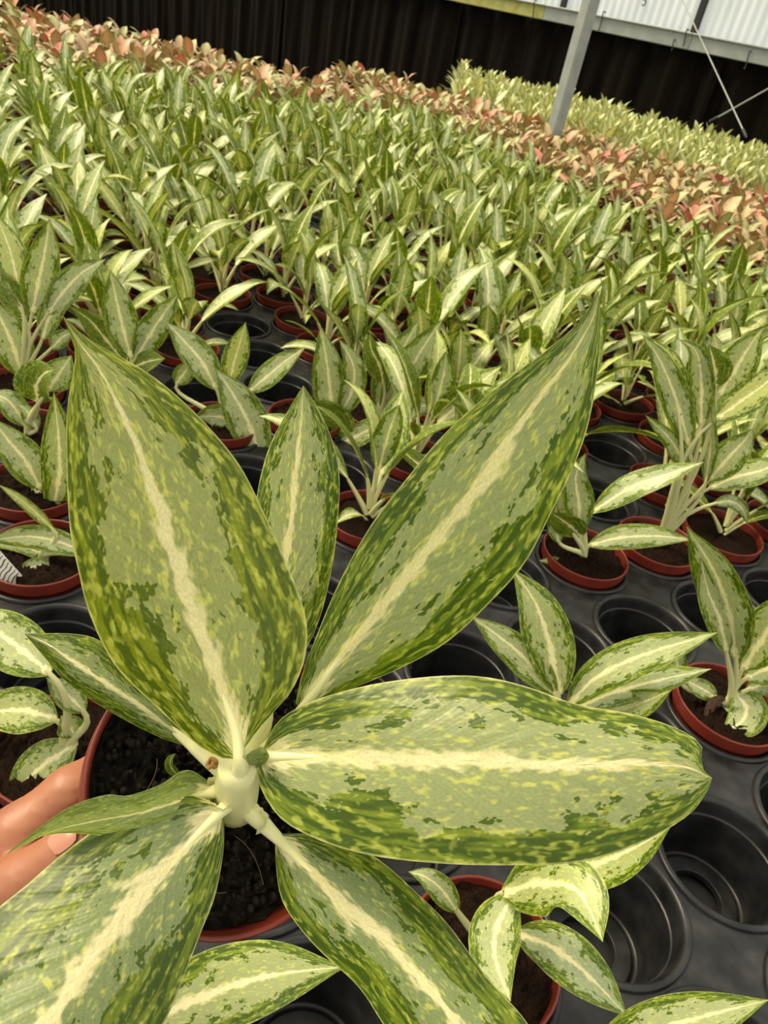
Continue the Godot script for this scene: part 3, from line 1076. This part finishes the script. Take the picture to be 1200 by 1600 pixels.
func surroundings() -> void:
	var wall_b := Basis(wall_d, Vector3.UP, wall_d.cross(Vector3.UP))
	# floor
	var fm := noisy(mat("dusty_ground_cover", Color.WHITE, 0.9), Color(0.20, 0.20, 0.19), Color(0.36, 0.35, 0.33), 0.02, Vector3(2, 2, 2), 61)
	var fl := structure("floor")
	part(fl, "floor_slab", box_mesh(Vector3(26, 0.1, 26)), [fm], Transform3D(Basis(), Vector3(0, -0.05, -6)))
	# back wall: hanging strips of black shade cloth below a steel rail, corrugated sheets above
	var cloth := noisy(mat("black_shade_cloth", Color.WHITE, 0.95, 0.0, 0.2), Color(0.008, 0.007, 0.006), Color(0.11, 0.08, 0.052), 0.012, Vector3(3.4, 0.15, 3.4), 62)
	var wb := structure("wall_back")
	var rail_y := eye.y + 0.075
	var span := 1.15
	rng.seed = 5
	for k in range(-4, 14):
		var a0 := k * span
		var pts := []
		var uvs := []
		var ph := rng.randf() * 6.0
		for r in 8:
			var y := rail_y * (1.0 - r / 7.0) + 0.02
			for c in 61:
				var t := c / 60.0
				var depth := 0.022 * sin(t * 24.0 + ph + 0.3 * r) + 0.014 * sin(t * 57.0 + ph * 2.0) * (0.5 + r / 10.0) + (0.02 if k % 2 == 0 else 0.0)
				pts.append(wall_point(a0 + t * (span + 0.16), depth, y))
				uvs.append(Vector2(t, r / 7.0))
		part(wb, "cloth_strip", grid_surface(ArrayMesh.new(), pts, uvs, 8, 61), [cloth])
	var sheet := noisy(mat("white_corrugated_sheet", Color.WHITE, 0.55), Color(0.86, 0.90, 0.92), Color(0.95, 0.98, 1.0), 0.012, Vector3(2.4, 0.3, 2.4), 63)
	sheet.backlight_enabled = true
	sheet.backlight = Color(1, 1, 1)
	var sheet_span := 1.065
	for k in range(-4, 12):
		var a0 := k * sheet_span + 0.407
		var pts := []
		var uvs := []
		for r in 2:
			for c in 161:
				var t := c / 160.0
				pts.append(wall_point(a0 + t * (sheet_span - 0.035), 0.06 + 0.0035 * sin(t * TAU * 17.0), rail_y + 0.05 + 1.9 * r))
				uvs.append(Vector2(t, r))
		part(wb, "corrugated_sheet", grid_surface(ArrayMesh.new(), pts, uvs, 2, 161), [sheet])
		var w0 := wall_point(a0 - 0.018, 0.05, rail_y + 1.0)
		part(wb, "joint_strip", box_mesh(Vector3(0.045, 1.95, 0.03), 0.004), [M.dark], Transform3D(wall_b, w0))
	# side wall closing the far left end, the same pale sheet
	var wl := structure("wall_left")
	var lp := []
	var luv := []
	for r in 2:
		for c in 241:
			var t := c / 240.0
			var q := wall_point(14.9, 0.0, 0.0) - wall_n * (t * 9.0) + wall_d * (0.012 * sin(t * TAU * 100.0))
			lp.append(q + Vector3(0, 3.2 * r, 0))
			luv.append(Vector2(t, r))
	part(wl, "corrugated_sheet", grid_surface(ArrayMesh.new(), lp, luv, 2, 241), [sheet])
	# rail along the wall
	var rail := structure("trim_1")
	var algae := noisy(mat("algae_on_steel", Color.WHITE, 0.8), Color(0.52, 0.53, 0.18), Color(0.68, 0.68, 0.48), 0.012, Vector3(3, 3, 3), 64)
	for k in range(-4, 12):
		var c := wall_point(k * 1.2 + 0.8, -0.035, rail_y + 0.045)
		part(rail, "rail_length", box_mesh(Vector3(1.196, 0.085, 0.04), 0.004), [algae if k == 2 else M.steel], Transform3D(wall_b, c))
		part(rail, "rail_lip", box_mesh(Vector3(1.196, 0.012, 0.06), 0.003), [M.steel], Transform3D(wall_b, c + Vector3(0, 0.046, 0) - wall_n * 0.006))
	# upright post in front of the pale bed
	var foot := on_plane(868, 199, TRAY_Y + 0.16)
	post_at = foot
	var post := thing("support_post", "square galvanised steel post standing between the pink bed and pale bed", "post", Vector3(foot.x, 0, foot.z), 0.1)
	part(post, "shaft", box_mesh(Vector3(0.062, 3.2, 0.062), 0.006), [M.steel], Transform3D(Basis(), Vector3(0, 1.6, 0)))
	part(post, "base_plate", box_mesh(Vector3(0.16, 0.012, 0.15), 0.002), [M.steel], Transform3D(Basis(), Vector3(0, 0.006, 0)))

func on_wall(x: float, y: float, off: float) -> Vector3:
	var d := ray(x, y)
	return eye + d * ((wall_point(0, off, 0) - eye).dot(wall_n) / d.dot(wall_n))

func cable(called: String, label: String, a: Vector3, b: Vector3, r: float, m: Material) -> void:
	var o := thing(called, label, "cable", a)
	part(o, "strand", tube([Vector3.ZERO, (b - a) * 0.5, b - a], [r, r, r], 6), [m])
	part(o, "clamp", tube([(b - a).normalized() * 0.004, (b - a).normalized() * 0.06], [r * 2.2, r * 2.2], 8), [M.dark])

func fittings() -> void:
	# guy wires crossing in front of the cloth
	var tie := on_plane(1166, 214, TRAY_Y + 0.2)
	cable("guy_wire", "thin steel guy wire slanting down into the pale plants", tie + (on_wall(1166, 214, -1.2) - tie), on_wall(1048, -40, -0.3), 0.0035, M.steel)
	cable("brace_wire", "grey brace wire crossing behind the guy wire before the black cloth", on_wall(1108, 191, -0.12), on_wall(1230, 122, -0.12), 0.005, M.steel)
	# hooks hanging from the rail
	for h in [[835, 4, 832, 30], [942, 22, 936, 48], [1052, 66, 1050, 80], [1072, 50, 1068, 72], [1170, 84, 1164, 108]]:
		var a := on_wall(h[0], h[1], -0.07)
		var b := on_wall(h[2], h[3], -0.07)
		var o := thing("rail_hook", "small dark wire hook hanging over the steel rail", "hook", a, 0.0, "hooks on the wall rail")
		part(o, "hook_wire", tube([Vector3(0, 0.012, 0) + wall_n * 0.03, Vector3(0, 0.016, 0), Vector3.ZERO, (b - a) * 0.8, b - a, b - a + wall_d * 0.012 + Vector3(0, 0.008, 0)], [0.004, 0.004, 0.004, 0.0045, 0.0045, 0.003], 6), [M.dark])
	var clip := on_wall(1006, 4, 0.045)
	var cl := thing("sheet_clip", "small dark curled clip on the white corrugated sheet", "clip", clip)
	var cpath := []
	var crad := []
	for k in 14:
		var a := lerpf(2.6, -2.4, k / 13.0)
		cpath.append(wall_d * (cos(a) * -0.014) + Vector3(0, sin(a) * 0.016, 0))
		crad.append(0.0035)
	part(cl, "wire_loop", tube(cpath, crad, 6), [M.dark])

func beds() -> void:
	# leaf shapes
	var green := []
	var spec := [[0.135, 0.045, 0.050, 0.35, 0.5, 0.35, 0.1], [0.145, 0.042, 0.055, 0.30, 0.9, 0.45, -0.25], [0.120, 0.047, 0.045, 0.45, 0.35, 0.25, 0.2], [0.150, 0.041, 0.060, 0.25, 1.2, 0.5, 0.3], [0.115, 0.038, 0.040, 0.5, 1.0, 0.4, -0.15]]
	for s in spec:
		green.append(grown_leaf(s[0], s[1], s[2], s[3], s[4], s[5], s[6], 0.02, 12, 5))
	var g := []
	var mats := [M.leaf[0], M.leaf[1], M.leaf[2], M.leaf[4], M.leaf[0], M.leaf[3], M.leaf[3]]
	for k in 8:
		g.append(plant_prototype("potted_variegated_plant", 700 + k, green, mats, 7 + k % 3, 0.03))
	var pink := []
	for s in [[0.085, 0.044, 0.035, 0.7, 0.7, 0.25, 0.1], [0.075, 0.040, 0.03, 0.6, 0.5, 0.3, -0.2], [0.095, 0.042, 0.04, 0.55, 0.9, 0.35, 0.2]]:
		pink.append(grown_leaf(s[0], s[1], s[2], s[3], s[4], s[5], s[6], 0.03, 8, 5))
	var pr := []
	var pf := []
	for k in 8:
		var ms: Array = [M.red[k % 6], M.red[(k + 1) % 6], M.red[(k * 2 + 3) % 6], M.red[3]]
		pr.append(plant_prototype("potted_pink_plant", 800 + k, pink, ms, 13, 0.05))
		pf.append(plant_far("potted_pink_plant", 820 + k, pink, ms, 13, 0.05))
	var pale := []
	for s in [[0.11, 0.042, 0.05, 0.4, 0.5, 0.3, 0.1], [0.10, 0.040, 0.05, 0.3, 0.7, 0.3, -0.2]]:
		pale.append(grown_leaf(s[0], s[1], s[2], s[3], s[4], s[5], s[6], 0.02, 8, 5))
	var pl := []
	for k in 5:
		pl.append(plant_prototype("potted_pale_plant", 900 + k, pale, M.pale, 14, 0.07, false))

	# trays of the main bed
	tray_meshes(5, 4)
	var first := true
	for a in 3:
		for b in range(0, 7):
			var o := cell(a * 5, b * 4 - 1)
			var any := false
			for i in 5:
				for j in 4:
					if seen_in_frame(cell(a * 5 + i, b * 4 - 1 + j), 150.0):
						any = true
			if any:
				var own: String = {Vector2i(0, 0): "black plastic tray with mostly empty wells beneath the held plant and hand", Vector2i(1, 0): "black plastic tray holding the plant with the withered brown leaf", Vector2i(0, 1): "black plastic tray holding the pot with the striped tag", Vector2i(1, 1): "black plastic tray holding the small olive-leaved plant beside empty wells"}.get(Vector2i(a, b), "")
				tray(o, 5, 4, own if own else "black plastic tray of round wells, filled with pots of the crowded variegated bed", "" if own else "black trays under the variegated bed")
	# plants of the main bed
	var skip := {}
	for c in [[3, 0], [2, 0], [4, 0], [3, 1], [4, 1], [5, 1], [1, 1], [0, 1], [1, 2], [2, 2], [4, 2], [6, 2], [5, 3], [6, 3], [4, 3], [3, 3], [2, 3], [1, 3], [1, 4], [4, 4], [3, 4], [3, 8], [3, 9], [2, 8], [5, 5], [7, 3], [0, 4], [1, 5], [0, 0], [1, 0], [6, 5], [2, 4],
			[2, 1], [5, 2], [3, 2], [5, 4], [6, 4], [0, 5], [0, 6], [0, 7], [0, 8], [0, 3], [0, 2], [2, 7], [1, 8], [3, 7], [4, 7], [3, 6], [2, 6], [1, 7], [2, 5], [1, 6]]:
		skip[Vector2i(c[0], c[1])] = true
	rng.seed = 21
	var spots := []
	var spots_edge := []
	var spots_right := []
	var spots_end := []
	for j in range(0, 27):
		for i in range(0, 15):
			var gone := rng.randf() < 0.05
			if skip.has(Vector2i(i, j)) or gone:
				continue
			var p := cell(i, j)
			if seen_in_frame(p + Vector3(0, 0.08, 0), 60.0):
				if j >= 25: spots_end.append(p)
				elif i == 0: spots_edge.append(p)
				elif i == 14: spots_right.append(p)
				else: spots.append(p)
	scatter(g, spots_edge, "cream-ribbed potted plant in the tray row along the bench's aisle rail", "variegated plants along the aisle rail", 36, 0.86, 1.1)
	scatter(g, spots_right, "cream-ribbed potted plant in the outer tray row facing the bench of pink plants", "variegated plants in the row facing the pink bench", 37, 0.86, 1.1)
	scatter(g, spots_end, "cream-ribbed potted plant in the last tray rows touching the pink plants", "variegated plants in the last rows before the pink ones", 38, 0.86, 1.1)
	var n1 := scatter(g, spots, "potted plant with cream-ribbed green leaves, one of the crowd in the black trays", "variegated plants crowded in the main bed", 31, 0.86, 1.1)
	# pink plants beyond the end of the main bed
	spots = []
	for j in 17:
		for i in 14:
			var xx := 0.02 + i * 0.125 + 0.03 * sin(j * 2.0)
			var ll := 3.40 + j * 0.125
			if ll > 5.35 - xx * 0.85:
				continue
			var p := bed(xx, ll, TRAY_Y)
			if seen_in_frame(p + Vector3(0, 0.08, 0), 40.0):
				spots.append(p)
	var n2 := scatter(pf, spots, "small pink and tan leaved potted plant beyond the end of the variegated bed", "pink plants past the end of the variegated bed", 32, 1.0, 1.3)
	# pink plants of the second bench
	spots = []
	var spots_far := []
	for j in 40:
		for i in 9:
			var l := 1.2 + j * 0.125
			var x := 2.0 + i * 0.125
			if x > 3.25 - (l - 2.5) * 0.36 or l > 5.1:
				continue
			var p := bed(x, l, TRAY_Y)
			if Vector2(p.x - post_at.x, p.z - post_at.z).length() < 0.09:
				continue
			if seen_in_frame(p + Vector3(0, 0.08, 0), 60.0):
				if l < 3.0: spots.append(p)
				else: spots_far.append(p)
	var n3 := scatter(pr, spots, "pink, red and tan leaved potted plant on the bench behind the variegated bed", "pink plants on the second bench", 33, 0.9, 1.2)
	var n4 := scatter(pf, spots_far, "pink, red and tan leaved potted plant on the bench behind the variegated bed", "pink plants on the second bench", 34, 0.9, 1.2)
	# pale plants of the third bench, along the wall
	spots = []
	for j in 30:
		for i in 9:
			var p := wall_point(-0.6 + j * 0.13, -1.5 + i * 0.15, TRAY_Y)
			if to_px(p + Vector3(0, 0.2, 0)).x < 715.0:
				continue
			if seen_in_frame(p + Vector3(0, 0.12, 0), 50.0):
				spots.append(p)
	var n5 := scatter(pl, spots, "pale cream-green potted plant on the bench along the black cloth wall", "pale plants along the back wall", 35, 0.95, 1.25)
	print("plants ", n1, " ", n2, " ", n3, " ", n4, " ", n5)
	for p in g + pr + pf + pl:
		p.free()

	bench(bed(-0.085, -0.25, TRAY_Y), 0.0, 1.87, 3.58, "metal growing bench carrying the variegated plants in trays")
	bench(bed(-0.085, 3.38, TRAY_Y), 0.0, 1.87, 2.05, "metal bench under the pink plants past the variegated bed's end")
	bench(bed(1.95, 0.9, TRAY_Y), 0.0, 1.06, 1.95, "wide metal bench under the nearer pink plants")
	bench(bed(1.95, 2.9, TRAY_Y), 0.0, 0.42, 1.25, "narrower metal bench under the pink plants beside the post")
	bench(bed(1.95, 4.2, TRAY_Y), 0.0, 0.34, 0.9, "short metal bench under the last pink plants by the wall")
	bench(wall_point(-0.8, -1.6, TRAY_Y), atan2(-wall_n.z, wall_n.x), 1.45, 3.6, "metal growing bench carrying the pale plants by the wall")

func near_plants() -> void:
	# [width px, push away at the tip, leaf colour, midrib pixels]
	traced_plant(2, 1, "potted plant with drooping pointed leaves below the held plant's broad leaf", [
		[40, 0.0, 0, [715, 1425, 690, 1390, 665, 1370, 638, 1362]],
		[95, -0.06, 1, [785, 1395, 850, 1380, 905, 1395, 942, 1472], 0.3],
		[80, -0.05, 0, [803, 1398, 776, 1450, 774, 1500, 798, 1565]],
		[78, -0.04, 4, [805, 1458, 860, 1478, 915, 1520, 982, 1590]],
		[75, 0.0, 1, [860, 1365, 930, 1350, 990, 1325, 1048, 1292]]])
	traced_plant(2, 0, "potted plant reaching one leaf past the empty black wells", [
		[80, 0.0, 0, [930, 1640, 1030, 1608, 1120, 1583, 1202, 1562]], [70, 0.0, 1, [1150, 1640, 1180, 1660, 1230, 1690]]])
	traced_plant(5, 2, "potted plant with a withered brown leaf and a tall folded leaf", [
		[72, 0.0, 0, [1150, 1030, 1140, 960, 1115, 890, 1072, 822], 0.5],
		[45, 0.0, 1, [1135, 1020, 1125, 970, 1105, 920, 1095, 870], -0.4],
		[30, 0.0, 4, [1064, 1068, 1058, 1035, 1060, 998]],
		[30, 0.0, 0, [1120, 1090, 1095, 1075, 1066, 1060]],
		[62, -0.03, 0, [1148, 1083, 1166, 1105, 1158, 1128, 1128, 1142]],
		[72, 0.0, 1, [1160, 1045, 1190, 1000, 1215, 960, 1245, 920]],
		[60, 0.0, 0, [1165, 1060, 1205, 1042, 1240, 1035, 1280, 1040]],
		[44, 0.0, 4, [1168, 1078, 1205, 1065, 1235, 1065, 1265, 1075]],
		[34, -0.02, -1, [1132, 1102, 1118, 1108, 1112, 1120, 1116, 1134], 0.9]])
	traced_plant(3, 2, "potted plant mostly hidden by the held plant's broad leaf, its leaf tips fanning out", [
		[78, 0.03, 1, [873, 1085, 862, 1020, 838, 945, 800, 888]],
		[55, 0.02, 0, [868, 1085, 840, 1050, 800, 1010, 736, 962], 0.3],
		[62, 0.0, 0, [888, 1102, 930, 1060, 1000, 1025, 1122, 988]],
		[50, 0.0, 4, [900, 1108, 950, 1085, 1020, 1065, 1112, 1045], 0.3],
		[48, -0.02, 1, [935, 1115, 980, 1105, 1010, 1095, 1050, 1078]]])
	traced_plant(5, 4, "small potted plant with one olive folded leaf beside the empty wells", [
		[42, 0.0, 4, [925, 800, 985, 762, 1040, 742, 1100, 722], 0.4],
		[40, 0.0, 0, [920, 852, 970, 840, 1030, 838, 1082, 844], 0.3],
		[48, 0.0, 0, [905, 830, 905, 790, 900, 745, 915, 708]],
		[36, 0.02, 1, [890, 822, 884, 795, 878, 750]],
		[42, -0.02, 3, [908, 838, 886, 818, 860, 800], 0.6],
		[16, -0.02, 0, [890, 886, 868, 878, 842, 876]],
		[22, -0.02, 4, [895, 893, 872, 894, 850, 900]],
		[26, -0.02, 4, [900, 888, 925, 900, 946, 917]],
		[26, 0.0, 4, [873, 848, 868, 818, 870, 788]]])
	traced_plant(6, 4, "tall bushy potted plant with many leaves behind the small olive-leaved one", [
		[46, 0.0, 0, [1078, 700, 1055, 620, 1030, 560, 1003, 522]],
		[40, 0.0, 1, [1095, 665, 1096, 600, 1088, 550, 1060, 530]],
		[52, 0.0, 3, [1118, 605, 1116, 572, 1108, 538]],
		[58, 0.0, 1, [1122, 618, 1150, 575, 1175, 535, 1194, 512]],
		[52, 0.02, 2, [1118, 655, 1160, 625, 1195, 600, 1235, 565]],
		[24, 0.0, 0, [1102, 757, 1110, 700, 1110, 650, 1115, 600], 0.7],
		[52, 0.0, 0, [1108, 750, 1138, 715, 1162, 690, 1178, 668]],
		[44, 0.0, 0, [1108, 763, 1150, 745, 1190, 735, 1245, 712], 0.3],
		[22, 0.0, 4, [1115, 787, 1140, 783, 1160, 795, 1168, 820]],
		[16, 0.0, 4, [1070, 792, 1055, 785, 1038, 790]],
		[26, 0.0, 4, [1075, 742, 1050, 690, 1008, 648], 0.4],
		[50, 0.03, 2, [1060, 650, 1050, 600, 1040, 560, 1020, 530]]])
	traced_plant(0, 5, "potted plant with a black-and-white striped tag stuck in its soil", [
		[40, 0.0, 0, [140, 865, 90, 846, 40, 838, -25, 846], 0.3],
		[24, 0.0, 1, [85, 882, 58, 862, 22, 850, -25, 852]],
		[28, -0.02, 4, [88, 893, 60, 884, 22, 897]],
		[32, -0.03, 4, [88, 896, 65, 905, 33, 914]],
		[18, 0.0, 2, [86, 830, 55, 800, 25, 775, -5, 756], 0.5]])
	var striped := thing("plant_tag", "white plastic tag with black wavy stripes stuck in pot soil", "tag", at_px(18, 905, depth_of(cell(0, 5)) - 0.03))
	var t0 := at_px(42, 930, depth_of(cell(0, 5, TRAY_Y + 0.01)) - 0.022)
	var t1 := at_px(-14, 868, depth_of(cell(0, 5, TRAY_Y + 0.04)) - 0.030)
	var along := t1 - t0
	var across := along.normalized().cross((eye - t0).normalized()).normalized() * 0.0085
	var out := across.cross(along).normalized() * 0.0006
	if out.dot(eye - t0) < 0.0: out = -out
	var tp := []
	var tuv := []
	for r in 6:
		for c in 5:
			var ang := TAU * c / 4.0 + PI / 4.0
			var q := Vector2(cos(ang), sin(ang)) * 1.414
			tp.append(t0 + along * (r / 5.0) + across * q.x * (0.35 if r == 0 else 1.0) + out * q.y - striped.position)
			tuv.append(Vector2(c, r))
	part(striped, "tag_strip", grid_surface(ArrayMesh.new(), tp, tuv, 6, 5), [M.tag])
	for k in 9:
		var path := []
		var rad := []
		for s in 7:
			var u := s / 6.0
			path.append(t0 + along * (0.18 + 0.085 * k + 0.10 * u + 0.012 * sin(u * 9.0 + k)) + across * (u * 1.7 - 0.85) + out * 1.25 - striped.position)
			rad.append(0.00075 if k % 2 == 0 else 0.0005)
		part(striped, "printed_stripe", tube(path, rad, 4), [M.ink])
	traced_plant(0, 6, "potted plant with one upright leaf and one leaf bent left at the bed's edge", [
		[55, 0.0, 1, [80, 800, 92, 750, 92, 690, 84, 612]],
		[58, 0.0, 0, [64, 765, 40, 720, 15, 690, -14, 652], 0.2],
		[30, 0.0, 3, [95, 815, 92, 800, 75, 785], 0.5]])
	traced_plant(0, 7, "potted plant with a crinkled dark folded leaf on top", [
		[62, -0.02, 3, [60, 628, 56, 605, 68, 585, 84, 578], 0.5],
		[48, 0.02, 1, [75, 610, 95, 580, 112, 555]],
		[26, 0.0, 4, [58, 670, 40, 640, 28, 632]],
		[40, 0.0, 0, [40, 665, 25, 640, 8, 622, -15, 615]]])
	traced_plant(0, 8, "tall leafy potted plant at the left edge of the bed behind the crinkled one", [
		[60, 0.0, 0, [34, 588, 22, 545, 5, 505, -15, 465]],
		[54, 0.0, 0, [50, 490, 60, 440, 70, 395, 78, 340]],
		[36, 0.0, 1, [66, 530, 82, 485, 110, 462, 145, 470], 0.4],
		[44, 0.0, 0, [75, 490, 100, 455, 130, 425, 165, 405], 0.3],
		[40, 0.0, 3, [40, 500, 22, 465, 5, 440, -20, 420], 0.4],
		[50, 0.03, 2, [35, 480, 25, 430, 12, 380, -10, 330]],
		[26, 0.0, 4, [80, 545, 100, 525, 118, 520]]])
	traced_plant(0, 3, "potted plant with thick cream stem tucked behind the hand", [
		[85, 0.02, 0, [78, 1052, 40, 1020, 0, 990, -60, 950]],
		[72, 0.0, 1, [88, 1125, 50, 1112, 10, 1110, -45, 1120]],
		[70, -0.04, 1, [118, 1163, 78, 1188, 42, 1218, 10, 1252]],
		[42, 0.0, 0, [132, 1112, 105, 1085, 72, 1058]],
		[40, 0.0, 4, [118, 1150, 105, 1130, 95, 1118]]])
	traced_plant(0, 2, "potted plant under the held pot, one pointed leaf showing below its rim", [
		[118, 0.05, 1, [215, 1610, 310, 1560, 420, 1525, 540, 1511], 0.2, 0.36, 0.40]])
	traced_plant(2, 7, "potted plant with four upright leaves behind the held plant's tall leaf", [
		[64, 0.0, 0, [408, 718, 388, 660, 362, 612, 337, 576]],
		[40, 0.0, 2, [358, 600, 366, 565, 376, 532, 384, 503]],
		[50, 0.0, 0, [338, 608, 316, 566, 290, 535, 260, 503]],
		[36, 0.0, 0, [388, 612, 415, 590, 445, 565, 477, 543], 0.3],
		[30, 0.0, 1, [275, 600, 290, 580, 302, 562]],
		[50, 0.0, 4, [400, 690, 370, 660, 330, 650, 300, 655], 0.4]])
	traced_plant(1, 8, "potted plant with silvery upright leaves and one dark folded leaf at its side", [
		[52, 0.0, 0, [205, 560, 192, 512, 182, 468, 172, 420]],
		[46, 0.0, 4, [212, 560, 236, 520, 256, 490, 279, 459]],
		[38, 0.0, 3, [196, 568, 165, 530, 140, 500, 108, 478], 0.4],
		[34, -0.02, 3, [205, 575, 230, 565, 258, 560], 0.4]])
	traced_plant(3, 7, "potted plant with one tall oval leaf standing behind the held plant's upright leaf", [
		[54, 0.0, 0, [522, 672, 516, 612, 510, 560, 500, 508]],
		[40, 0.0, 0, [530, 650, 550, 610, 552, 570, 530, 530]],
		[46, 0.0, 3, [540, 690, 530, 660, 505, 640, 480, 630], 0.4],
		[36, 0.0, 1, [520, 700, 560, 680, 590, 665, 625, 655], 0.3]])
	traced_plant(4, 7, "potted plant with two long silvery leaves leaning right behind the held plant", [
		[56, 0.0, 0, [598, 650, 630, 595, 660, 545, 692, 498]],
		[52, 0.02, 0, [590, 640, 610, 580, 635, 535, 655, 500]],
		[40, 0.0, 3, [600, 600, 592, 570, 580, 545, 578, 520]],
		[44, -0.02, 4, [600, 690, 615, 660, 640, 640, 690, 628], 0.3]])
